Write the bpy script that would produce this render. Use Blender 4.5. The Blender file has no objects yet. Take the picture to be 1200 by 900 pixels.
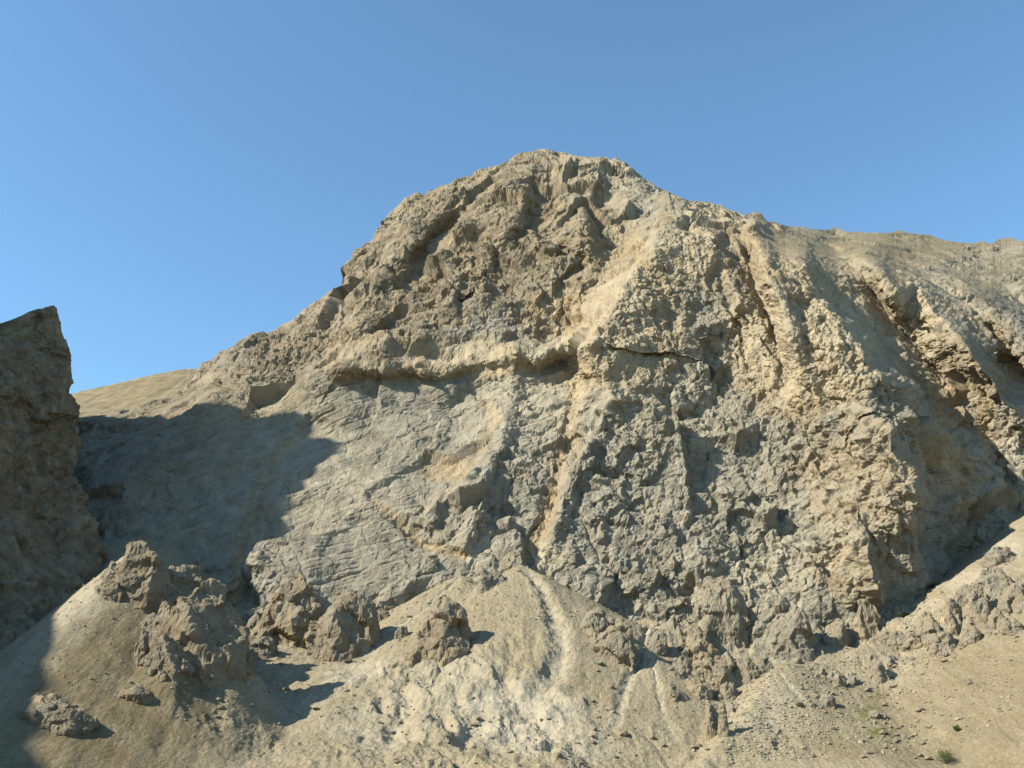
import bpy, bmesh, math, random
import numpy as np
from concurrent.futures import ThreadPoolExecutor

# =====================================================================================
#  A limestone mountain above scree cones, late light from the left.
#  World frame: camera at the origin, +Y into the valley side, Z up, metres.
# =====================================================================================
rng = np.random.default_rng(7)
random.seed(7)
F32 = np.float32
scene = bpy.context.scene
COL = scene.collection

# ---------------------------------------------------------------- camera numbers
HFOV = math.radians(55.0)
PITCH = math.radians(20.0)
FPX = 600.0 / math.tan(HFOV / 2)            # focal length in image pixels (1200 wide)
CP, SP = math.cos(PITCH), math.sin(PITCH)


def bearing(px, py):
    """image pixel -> (x/y, z/y) of the sight line"""
    a = (np.asarray(px, float) - 600.0) / FPX
    b = (450.0 - np.asarray(py, float)) / FPX
    dy = CP - b * SP
    return a / dy, (SP + b * CP) / dy


def W(px, py, y):
    u, t = bearing(px, py)
    return np.array([u * y, y, t * y])


# ---------------------------------------------------------------- sun
SUN_EL = math.radians(36.0)
sh = np.array([-0.945, -0.33]); sh /= np.linalg.norm(sh)
SUN = np.array([sh[0] * math.cos(SUN_EL), sh[1] * math.cos(SUN_EL), math.sin(SUN_EL)])

# ---------------------------------------------------------------- noise
POOL = ThreadPoolExecutor(4)
CH = 40000


def par(fn, p, *rest):
    n = len(p)
    if n <= CH:
        return fn(p, *rest)
    parts = list(POOL.map(lambda i: fn(p[i:i + CH], *rest), range(0, n, CH)))
    if isinstance(parts[0], tuple):
        return tuple(np.concatenate([q[k] for q in parts]) for k in range(len(parts[0])))
    return np.concatenate(parts)


def _h(x, y, z, seed):
    h = (x * np.uint32(374761393)) ^ (y * np.uint32(668265263)) ^ (z * np.uint32(2246822519)) ^ np.uint32(seed * 2654435 + 97)
    h = (h ^ (h >> np.uint32(15))) * np.uint32(2246822519)
    h = (h ^ (h >> np.uint32(13))) * np.uint32(3266489917)
    return h ^ (h >> np.uint32(16))


def _perlin(p, seed):
    f = np.floor(p)
    i = f.astype(np.int32).astype(np.uint32)
    r = (p - f).astype(F32)
    w = r * r * r * (r * (r * 6 - 15) + 10)
    out = np.zeros(len(p), F32)
    for dx in (0, 1):
        wx = w[:, 0] if dx else 1 - w[:, 0]
        for dy in (0, 1):
            wxy = wx * (w[:, 1] if dy else 1 - w[:, 1])
            for dz in (0, 1):
                h = _h(i[:, 0] + np.uint32(dx), i[:, 1] + np.uint32(dy), i[:, 2] + np.uint32(dz), seed)
                gx = (h & np.uint32(1023)).astype(F32) * F32(1 / 511.5) - 1
                gy = ((h >> np.uint32(10)) & np.uint32(1023)).astype(F32) * F32(1 / 511.5) - 1
                gz = ((h >> np.uint32(20)) & np.uint32(1023)).astype(F32) * F32(1 / 511.5) - 1
                d = gx * (r[:, 0] - dx) + gy * (r[:, 1] - dy) + gz * (r[:, 2] - dz)
                out += wxy * (w[:, 2] if dz else 1 - w[:, 2]) * d
    return out * F32(1.5)


def perlin(p, seed=0):
    return par(_perlin, np.asarray(p, F32), seed)


def fbm(p, octs=4, seed=0, gain=0.5, lac=2.03, mode='f'):
    p = np.asarray(p, F32)
    s = np.zeros(len(p), F32); a = 1.0; tot = 0
    for o in range(octs):
        n = perlin(p, seed + o * 17)
        if mode == 'r':                       # ridged
            n = 1 - 2 * np.abs(n)
        elif mode == 'b':                     # billow: round lumps, sharp creases
            n = np.minimum(2.2 * np.abs(n), 1.0) * 2 - 1
        s += F32(a) * n
        tot += a
        a *= gain
        p = p * F32(lac) + F32(3.17)
    return s / F32(tot)


def _cells(p, seed):
    f = np.floor(p - 0.5)
    i = f.astype(np.int32).astype(np.uint32)
    n = len(p)
    b1 = np.full(n, 9.0, F32); b2 = np.full(n, 9.0, F32)
    d1 = np.zeros((n, 3), F32); d2 = np.zeros((n, 3), F32)
    h1 = np.zeros(n, np.uint32); h2 = np.zeros(n, np.uint32)
    for dx in (0, 1):
        for dy in (0, 1):
            for dz in (0, 1):
                h = _h(i[:, 0] + np.uint32(dx), i[:, 1] + np.uint32(dy), i[:, 2] + np.uint32(dz), seed)
                c = np.empty((n, 3), F32)
                for k, sft in enumerate((0, 10, 20)):
                    c[:, k] = f[:, k] + (dx, dy, dz)[k] + 0.5 + (((h >> np.uint32(sft)) & np.uint32(1023)).astype(F32) / 1023 - 0.5) * 0.7
                v = p - c
                d = np.sqrt((v * v).sum(1))
                m = d < b1
                m2 = ~m & (d < b2)
                b2[m] = b1[m]; d2[m] = d1[m]; h2[m] = h1[m]
                b1[m] = d[m]; d1[m] = v[m]; h1[m] = h[m]
                b2[m2] = d[m2]; d2[m2] = v[m2]; h2[m2] = h[m2]
    return b1, b2, d1, d2, h1, h2


def cells(p, seed=0):
    return par(_cells, np.asarray(p, F32), seed)


def hrand(h, k):
    h = (h * np.uint32(2654435761 + 2 * k)) ^ np.uint32(k * 7919)
    h = (h ^ (h >> np.uint32(15))) * np.uint32(2246822519)
    h = h ^ (h >> np.uint32(13))
    return (h & np.uint32(65535)).astype(F32) / F32(65535)


def facets(p, size, seed, tilt=0.7, off=0.5, crack=0.0, soft=0.16):
    """broken-block relief: every block gets its own step and tilt; returns metres"""
    f1, f2, d1, d2, h1, h2 = cells(np.asarray(p, F32) / F32(size), seed)

    def val(dv, h):
        return (hrand(h, 1) - 0.5) * 2 * off + tilt * 1.4 * (dv[:, 0] * (hrand(h, 2) * 2 - 1) + dv[:, 1] * (hrand(h, 3) * 2 - 1) + dv[:, 2] * (hrand(h, 4) * 2 - 1))
    w = 0.5 + 0.5 * np.clip((f2 - f1) / soft, 0, 1)
    d = val(d1, h1) * w + val(d2, h2) * (1 - w)
    if crack:
        d -= crack * np.clip(1 - (f2 - f1) / 0.14, 0, 1) ** 2
    return d * F32(size)


def sst(e0, e1, x):
    t = np.clip((x - e0) / (e1 - e0), 0, 1)
    return t * t * (3 - 2 * t)


def smax(a, b, k):
    h = np.clip(0.5 + 0.5 * (a - b) / k, 0, 1)
    return b + (a - b) * h + k * h * (1 - h)


def seg_dist(px, py, line):
    """distance to a polyline, signed side (+ = right of the way it runs), place 0..1 along it"""
    L = np.asarray(line, float)
    seglen = np.hypot(*(L[1:, :2] - L[:-1, :2]).T)
    acc = np.concatenate([[0], np.cumsum(seglen)]); tot = acc[-1]
    best = np.full(np.shape(px), 1e9); side = np.ones(np.shape(px)); s = np.zeros(np.shape(px))
    for k in range(len(L) - 1):
        ax, ay = L[k, :2]; bx, by = L[k + 1, :2]
        ex, ey = bx - ax, by - ay
        t = np.clip(((px - ax) * ex + (py - ay) * ey) / (ex * ex + ey * ey), 0, 1)
        dx, dy = px - (ax + t * ex), py - (ay + t * ey)
        d = np.hypot(dx, dy)
        m = d < best
        best = np.where(m, d, best)
        side = np.where(m, np.sign(ex * dy - ey * dx), side)
        s = np.where(m, (acc[k] + t * seglen[k]) / tot, s)
    return best, side, s


def blobs(px, py, lst):
    """soft union of ellipses (cx, cy, rx, ry, strength[, tilt deg])"""
    m = np.zeros(np.shape(px))
    for b in lst:
        cx, cy, rx, ry, st = b[:5]
        a = math.radians(b[5]) if len(b) > 5 else 0
        dx, dy = px - cx, py - cy
        ux, uy = dx * math.cos(a) + dy * math.sin(a), -dx * math.sin(a) + dy * math.cos(a)
        d = np.sqrt((ux / rx) ** 2 + (uy / ry) ** 2)
        m = np.maximum(m, st * (1 - sst(0.55, 1.25, d)))
    return m


def tps(pts, smooth=1e-4):
    P = np.asarray(pts, float)
    xy = P[:, :2] / 100.0
    n = len(P)
    d2 = ((xy[:, None] - xy[None]) ** 2).sum(-1)
    K = 0.5 * d2 * np.log(d2 + 1e-12) + np.eye(n) * smooth
    Q = np.c_[np.ones(n), xy]
    A = np.block([[K, Q], [Q.T, np.zeros((3, 3))]])
    w = np.linalg.solve(A, np.r_[P[:, 2], 0, 0, 0])

    def ev(q):
        d = ((q[:, None, :] - xy[None]) ** 2).sum(-1)
        return (0.5 * d * np.log(d + 1e-12)) @ w[:n] + w[n] + q @ w[n + 1:]
    return lambda px, py: par(ev, np.c_[px.ravel(), py.ravel()] / 100.0).reshape(px.shape)


# ---------------------------------------------------------------- mesh helpers
def grid_faces(nr, nc):
    i = np.arange(nr * nc).reshape(nr, nc)
    return np.stack([i[:-1, :-1], i[:-1, 1:], i[1:, 1:], i[1:, :-1]], -1).reshape(-1, 4)


def make_mesh(name, V, faces, mat, attrs=None, smooth=True):
    me = bpy.data.meshes.new(name)
    V = np.asarray(V, F32).reshape(-1, 3)
    faces = np.asarray(faces, np.int32)
    k = faces.shape[1]
    me.vertices.add(len(V)); me.vertices.foreach_set('co', V.ravel())
    me.loops.add(faces.size); me.loops.foreach_set('vertex_index', faces.ravel())
    me.polygons.add(len(faces))
    me.polygons.foreach_set('loop_start', np.arange(0, faces.size, k, dtype=np.int32))
    me.polygons.foreach_set('loop_total', np.full(len(faces), k, np.int32))
    me.polygons.foreach_set('use_smooth', np.full(len(faces), smooth, bool))
    me.update(calc_edges=True)
    for a, v in (attrs or {}).items():
        at = me.attributes.new(a, 'FLOAT', 'POINT')
        at.data.foreach_set('value', np.asarray(v, F32).ravel())
    if mat:
        me.materials.append(mat)
    return me


def link(name, me, parent=None):
    o = bpy.data.objects.new(name, me)
    COL.objects.link(o)
    if parent:
        o.parent = parent
    return o


def tag(o, label=None, cat=None, group=None, kind=None):
    for k, v in (('label', label), ('category', cat), ('group', group), ('kind', kind)):
        if v:
            o[k] = v
    return o


def grid_normals(P):
    du = np.gradient(P, axis=1); dv = np.gradient(P, axis=0)
    n = np.cross(du, dv)
    return n / np.maximum(np.linalg.norm(n, axis=-1, keepdims=True), 1e-9)


def blur(A, r):
    for ax in (0, 1):
        for _ in range(2):
            B = np.pad(A, [(r + 1, r) if k == ax else (0, 0) for k in range(A.ndim)], mode='edge')
            c = np.cumsum(B, axis=ax)
            n = A.shape[ax]
            hi = np.take(c, np.arange(2 * r + 1, 2 * r + 1 + n), axis=ax)
            lo = np.take(c, np.arange(0, n), axis=ax)
            A = (hi - lo) / (2 * r + 1)
    return A


# ---------------------------------------------------------------- materials
def nt_new(name):
    m = bpy.data.materials.new(name); m.use_nodes = True
    nt = m.node_tree; nt.nodes.clear()
    out = nt.nodes.new('ShaderNodeOutputMaterial')
    bs = nt.nodes.new('ShaderNodeBsdfPrincipled')
    bs.inputs['Roughness'].default_value = 0.95
    bs.inputs['Specular IOR Level'].default_value = 0.12
    nt.links.new(bs.outputs[0], out.inputs[0])
    return m, nt, bs


def N(nt, t, **kw):
    n = nt.nodes.new(t)
    for k, v in kw.items():
        setattr(n, k, v)
    return n


def noise_fac(nt, co, scale, detail=5, rough=0.6, lo=0.35, hi=0.65, dist=0.0):
    n = N(nt, 'ShaderNodeTexNoise'); n.inputs['Scale'].default_value = scale
    n.inputs['Detail'].default_value = detail; n.inputs['Roughness'].default_value = rough
    n.inputs['Distortion'].default_value = dist
    nt.links.new(co, n.inputs['Vector'])
    r = N(nt, 'ShaderNodeMapRange'); r.inputs[1].default_value = lo; r.inputs[2].default_value = hi
    nt.links.new(n.outputs['Fac'], r.inputs[0])
    return r.outputs[0]


def mixc(nt, fac, a, b, mode='MIX'):
    n = N(nt, 'ShaderNodeMix', data_type='RGBA', blend_type=mode)
    for s, v in ((n.inputs[0], fac), (n.inputs[6], a), (n.inputs[7], b)):
        if isinstance(v, (int, float)):
            s.default_value = v
        elif isinstance(v, tuple):
            s.default_value = v + (1,) if len(v) == 3 else v
        else:
            nt.links.new(v, s)
    return n.outputs[2]


def mth(nt, op, a, b=0.0, clamp=False):
    n = N(nt, 'ShaderNodeMath', operation=op, use_clamp=clamp)
    for s, v in ((n.inputs[0], a), (n.inputs[1], b)):
        if isinstance(v, (int, float)):
            s.default_value = v
        else:
            nt.links.new(v, s)
    return n.outputs[0]


def attr(nt, name):
    return N(nt, 'ShaderNodeAttribute', attribute_name=name).outputs['Fac']


def bump(nt, bs, co, scale, dist, strength=0.6, detail=6):
    n = N(nt, 'ShaderNodeTexNoise'); n.inputs['Scale'].default_value = scale
    n.inputs['Detail'].default_value = detail; n.inputs['Roughness'].default_value = 0.68
    nt.links.new(co, n.inputs['Vector'])
    b = N(nt, 'ShaderNodeBump'); b.inputs['Distance'].default_value = dist; b.inputs['Strength'].default_value = strength
    nt.links.new(n.outputs['Fac'], b.inputs['Height'])
    nt.links.new(b.outputs[0], bs.inputs['Normal'])


GREY = (0.250, 0.230, 0.180)
GREY2 = (0.160, 0.145, 0.112)
OCHRE = (0.335, 0.258, 0.158)
OCHRE2 = (0.189, 0.138, 0.079)
SCREE = (0.208, 0.177, 0.120)
PALE = (0.335, 0.292, 0.210)


def rock_material(name):
    m, nt, bs = nt_new(name)
    co = N(nt, 'ShaderNodeTexCoord').outputs['Object']
    grey = mixc(nt, noise_fac(nt, co, 0.11, 7, 0.65, 0.36, 0.64), GREY2, GREY)
    grey = mixc(nt, noise_fac(nt, co, 0.035, 4, 0.6, 0.5, 0.75), grey, (0.217, 0.195, 0.153))
    och = mixc(nt, noise_fac(nt, co, 0.09, 6, 0.62, 0.36, 0.66), OCHRE2, OCHRE)
    och = mixc(nt, noise_fac(nt, co, 0.3, 5, 0.6, 0.5, 0.72), och, (0.267, 0.229, 0.162))
    f = mth(nt, 'ADD', attr(nt, 'ochre'), mth(nt, 'MULTIPLY', mth(nt, 'SUBTRACT', noise_fac(nt, co, 0.06, 8, 0.66, 0.3, 0.7, 0.6), 0.55), 0.75), True)
    c = mixc(nt, f, grey, och)
    # water-worn pale films and dark lichen; dark patches also paint in fine recess shade
    c = mixc(nt, mth(nt, 'MULTIPLY', attr(nt, 'pale'), noise_fac(nt, co, 0.2, 6, 0.65, 0.3, 0.6)), c, PALE)
    c = mixc(nt, mth(nt, 'MULTIPLY', noise_fac(nt, co, 0.55, 8, 0.7, 0.53, 0.72), 0.45), c, (0.095, 0.086, 0.072))
    mp = N(nt, 'ShaderNodeMapping'); mp.inputs['Scale'].default_value = (0.42, 0.10, 0.045)
    nt.links.new(co, mp.inputs['Vector'])
    c = mixc(nt, mth(nt, 'MULTIPLY', mth(nt, 'MULTIPLY', noise_fac(nt, mp.outputs[0], 1.0, 5, 0.6, 0.52, 0.68), noise_fac(nt, co, 0.03, 3, 0.5, 0.45, 0.6)), 0.55), c, (0.095, 0.082, 0.062))
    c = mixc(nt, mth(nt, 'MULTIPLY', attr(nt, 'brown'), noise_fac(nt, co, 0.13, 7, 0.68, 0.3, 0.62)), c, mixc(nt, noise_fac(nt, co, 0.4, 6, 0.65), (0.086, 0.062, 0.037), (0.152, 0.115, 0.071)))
    c = mixc(nt, attr(nt, 'dust'), c, mixc(nt, noise_fac(nt, co, 0.25, 6, 0.65), (0.201, 0.168, 0.108), (0.135, 0.111, 0.066)))
    nt.links.new(c, bs.inputs['Base Color'])
    bump(nt, bs, co, 0.9, 1.0, 0.85, 9)
    return m


def scree_material():
    m, nt, bs = nt_new('scree')
    co = N(nt, 'ShaderNodeTexCoord').outputs['Object']
    c = mixc(nt, noise_fac(nt, co, 0.05, 6, 0.6), (0.165, 0.136, 0.083), SCREE)
    c = mixc(nt, noise_fac(nt, co, 0.8, 7, 0.7, 0.45, 0.7), c, (0.275, 0.238, 0.168))
    c = mixc(nt, mth(nt, 'MULTIPLY', noise_fac(nt, co, 1.15, 6, 0.78, 0.54, 0.68), 0.55), c, (0.112, 0.093, 0.064))
    mp = N(nt, 'ShaderNodeMapping'); mp.inputs['Scale'].default_value = (0.55, 0.075, 0.11); mp.inputs['Rotation'].default_value = (0, 0, 0.12)
    nt.links.new(co, mp.inputs['Vector'])
    c = mixc(nt, mth(nt, 'MULTIPLY', noise_fac(nt, mp.outputs[0], 1.0, 6, 0.65, 0.48, 0.66), 0.5), c, (0.27, 0.235, 0.165))
    c = mixc(nt, mth(nt, 'MULTIPLY', noise_fac(nt, mp.outputs[0], 2.3, 5, 0.65, 0.54, 0.68), 0.4), c, (0.125, 0.103, 0.066))
    pf = mth(nt, 'MULTIPLY', attr(nt, 'pale'), noise_fac(nt, co, 0.22, 7, 0.65, 0.25, 0.55), True)
    c = mixc(nt, pf, c, mixc(nt, noise_fac(nt, co, 0.35, 6, 0.6), PALE, (0.245, 0.223, 0.181)))
    c = mixc(nt, mth(nt, 'MULTIPLY', attr(nt, 'olive'), noise_fac(nt, co, 0.16, 7, 0.7, 0.1, 0.6)), c, (0.118, 0.093, 0.052))
    grey = mixc(nt, noise_fac(nt, co, 0.2, 7, 0.65), GREY2, (0.201, 0.181, 0.142))
    grey = mixc(nt, noise_fac(nt, co, 0.12, 5, 0.6, 0.52, 0.66), grey, OCHRE)
    c = mixc(nt, attr(nt, 'rocky'), c, grey)
    nt.links.new(c, bs.inputs['Base Color'])
    bump(nt, bs, co, 1.2, 0.6, 0.8, 8)
    return m


def flat_material(name, col, col2, scale=3.0, rough=0.9, bumpd=0.0):
    m, nt, bs = nt_new(name)
    co = N(nt, 'ShaderNodeTexCoord').outputs['Object']
    nt.links.new(mixc(nt, noise_fac(nt, co, scale, 5, 0.6), col, col2), bs.inputs['Base Color'])
    bs.inputs['Roughness'].default_value = rough
    if bumpd:
        bump(nt, bs, co, scale * 6, bumpd, 0.7, 5)
    return m


M_ROCK = rock_material('limestone')
M_SCREE = scree_material()
M_HILL = flat_material('dry_hill', (0.125, 0.100, 0.060), (0.205, 0.168, 0.105), 0.09, 0.95, 1.5)
M_GROUND = flat_material('valley_floor', (0.224, 0.190, 0.129), (0.272, 0.238, 0.170), 0.08, 0.95, 0.2)
M_LEAF = flat_material('shrub_leaves', (0.050, 0.075, 0.026), (0.085, 0.105, 0.042), 4.0, 0.8)
M_STEM = flat_material('dry_wood', (0.16, 0.12, 0.08), (0.22, 0.17, 0.11), 6.0)
M_GRASS = flat_material('tuft_grass', (0.105, 0.125, 0.045), (0.19, 0.18, 0.075), 1.5, 0.85)


# =====================================================================================
#  THE MOUNTAIN
# =====================================================================================
RIDGE = np.array([(-400, 560), (-100, 530), (60, 506), (100, 495), (130, 490), (170, 478), (205, 462), (232, 440), (240, 432), (255, 420),
                  (290, 402), (330, 385), (365, 362), (392, 344), (400, 336), (404, 312), (420, 298), (440, 282), (455, 255), (480, 235), (520, 218),
                  (560, 205), (590, 197), (610, 183), (635, 174), (660, 180), (690, 186), (710, 185), (722, 197), (745, 208),
                  (790, 232), (836, 243), (842, 240), (849, 246), (872, 253), (882, 250), (890, 251), (899, 261), (930, 266), (968, 270), (980, 267), (988, 271), (1040, 274), (1056, 271), (1064, 274),
                  (1090, 276), (1110, 283), (1140, 286), (1150, 283), (1162, 287), (1172, 280), (1186, 279), (1194, 284), (1202, 284), (1260, 300), (1400, 330), (1800, 420)], float)

ANCH = []
def row(py, *pairs):
    for px, y in pairs:
        ANCH.append((px, py, y))
row(850, (-350, 520), (0, 460), (300, 420), (600, 405), (900, 396), (1200, 405), (1700, 430))
row(760, (0, 475), (150, 445), (300, 428), (450, 420), (600, 417), (750, 408), (900, 404), (1050, 408), (1200, 418), (1400, 440))
row(700, (0, 500), (150, 465), (300, 442), (450, 433), (600, 428), (750, 418), (900, 414), (1050, 416), (1200, 440))
row(650, (-300, 560), (0, 540), (150, 488), (300, 460), (450, 448), (600, 440), (750, 431), (900, 427), (1050, 429), (1150, 452), (1250, 470))
row(600, (0, 560), (130, 510), (220, 498), (300, 484), (450, 468), (600, 458), (750, 447), (900, 441), (1050, 438), (1150, 476), (1200, 480), (1500, 520))
row(550, (0, 590), (110, 545), (250, 515), (350, 505), (450, 490), (600, 477), (750, 465), (900, 457), (1050, 452), (1150, 495), (1200, 500))
row(500, (100, 600), (200, 566), (300, 545), (400, 526), (500, 510), (600, 498), (700, 488), (750, 482), (850, 476), (900, 474), (1000, 474), (1100, 492), (1200, 520))
row(450, (150, 640), (250, 606), (350, 570), (450, 545), (550, 532), (650, 520), (700, 506), (750, 502), (850, 500), (900, 500), (950, 494), (1000, 492), (1100, 528), (1200, 545), (1500, 600))
row(400, (300, 655), (350, 620), (400, 582), (500, 556), (600, 548), (660, 545), (700, 522), (750, 522), (850, 525), (900, 522), (950, 514), (1050, 545), (1130, 548), (1200, 580))
row(350, (370, 680), (420, 610), (500, 584), (600, 572), (680, 568), (730, 544), (800, 548), (850, 560), (900, 540), (960, 546), (1040, 572), (1100, 600), (1200, 650))
row(300, (420, 690), (460, 640), (550, 608), (650, 596), (700, 595), (760, 574), (850, 600), (890, 566), (950, 592), (1020, 640), (1100, 710), (1200, 740), (1500, 820))
row(262, (790, 610), (880, 640))
row(250, (460, 710), (500, 662), (600, 636), (700, 630), (780, 630))
row(210, (540, 710), (600, 678), (650, 668), (720, 680))
row(178, (635, 730), (690, 730))
row(270, (920, 700), (980, 790), (1100, 860), (1200, 880))
ANCH += [(245, 428, 690), (330, 385, 690), (745, 208, 690), (840, 243, 690), (1700, 400, 900), (1700, 650, 520)]
base_depth = tps(ANCH, 3e-4)

# ribs and gullies: line, amplitude (m towards the viewer at each node), reach left of it, reach right of it
# (left / right as seen while following the line downhill = viewer's left / right swapped handled by side sign)
RIBS = [
    # bright buttress in the middle
    ([(788, 248, 11), (762, 300, 18), (722, 365, 24), (700, 405, 21), (702, 455, 9), (690, 500, 3)], 32, 150),
    # buttress right of it
    ([(884, 262, 14), (896, 310, 24), (912, 350, 26), (925, 390, 20), (940, 440, 12), (940, 490, 3)], 16, 60),
    ([(900, 270, 10), (938, 302, 26), (965, 370, 38), (1000, 402, 46), (1032, 440, 46), (1062, 474, 36), (1090, 530, 12)], 115, 72),
    ([(795, 252, 8), (830, 288, 19), (852, 325, 22), (872, 368, 16), (888, 392, 5)], 70, 22),
    ([(985, 288, 6), (1022, 312, 18), (1045, 350, 20), (1058, 382, 8)], 18, 24),
    ([(1000, 290, 8), (1050, 322, 24), (1092, 365, 34), (1130, 405, 36), (1165, 450, 32), (1200, 500, 14)], 42, 72),
    ([(1120, 330, 6), (1180, 380, 26), (1240, 440, 34), (1300, 520, 20)], 34, 60),
    # lower right buttress
    ([(985, 478, 4), (1040, 515, 24), (1062, 560, 26), (1066, 610, 24), (1072, 660, 12), (1080, 700, 4)], 150, 42),
    ([(1012, 620, 2), (1020, 650, 12), (1028, 690, 10), (1030, 712, 2)], 55, 7),
    # upper wall
    ([(640, 176, 8), (612, 225, 15), (592, 270, 14), (560, 330, 5)], 60, 25),
    ([(700, 190, 6), (685, 240, 16), (690, 290, 14), (690, 335, 3)], 55, 25),
    ([(480, 240, 6), (478, 280, 14), (440, 340, 13), (420, 400, 9), (400, 440, 2)], 60, 25),
    ([(730, 215, 4), (752, 262, 9), (770, 300, 6)], 25, 30),
    # spur left of the gully
    ([(600, 450, 3), (588, 520, 9), (560, 590, 12), (545, 640, 8), (540, 672, 2)], 60, 60),
    ([(720, 480, 6), (676, 545, 11), (655, 600, 10), (640, 640, 4)], 9, 90),
    ([(498, 434, 9), (545, 426, 10), (600, 419, 10), (640, 417, 6)], 15, 15),
    ([(632, 428, 5), (660, 410, 9), (694, 400, 6)], 14, 14),
    ([(400, 436, 5), (445, 432, 7), (490, 436, 4)], 15, 13),
    # left shoulder ledge, rising to the right
    ([(325, 480, 2), (360, 455, 12), (420, 425, 13), (500, 405, 6)], 70, 16),
]
GULLIES = [
    ([(690, 452, 5), (672, 500, 7), (655, 560, 6), (640, 610, 5), (618, 655, 4)], 17),
    ([(588, 198, 2), (548, 248, 11), (505, 285, 18), (468, 320, 9), (430, 372, 3)], 15),
    ([(858, 250, 4), (878, 300, 13), (892, 345, 11), (912, 400, 8), (925, 450, 5)], 14),
    ([(838, 290, 1), (850, 340, 6), (870, 390, 7), (880, 430, 4)], 10),
    ([(560, 470, 2), (585, 500, 3), (545, 560, 3), (500, 600, 2)], 12),
    ([(655, 330, 4), (668, 365, 14), (690, 385, 9)], 24),
    ([(970, 295, 6), (1015, 345, 14), (1065, 400, 15), (1100, 455, 12), (1120, 490, 5)], 30),
    ([(1100, 520, 4), (1122, 575, 10), (1135, 640, 12), (1140, 690, 6)], 40),
    ([(1115, 345, 4), (1150, 385, 10), (1190, 430, 10)], 26),
    ([(640, 290, 3), (688, 318, 8), (640, 360, 5)], 12),
    ([(1150, 470, 3), (1165, 540, 8), (1190, 600, 8)], 12),
    ([(440, 590, 1), (500, 640, 4), (545, 655, 4)], 9),
    ([(340, 520, 3), (300, 580, 4), (285, 640, 4), (270, 700, 3)], 12),
]


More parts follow.
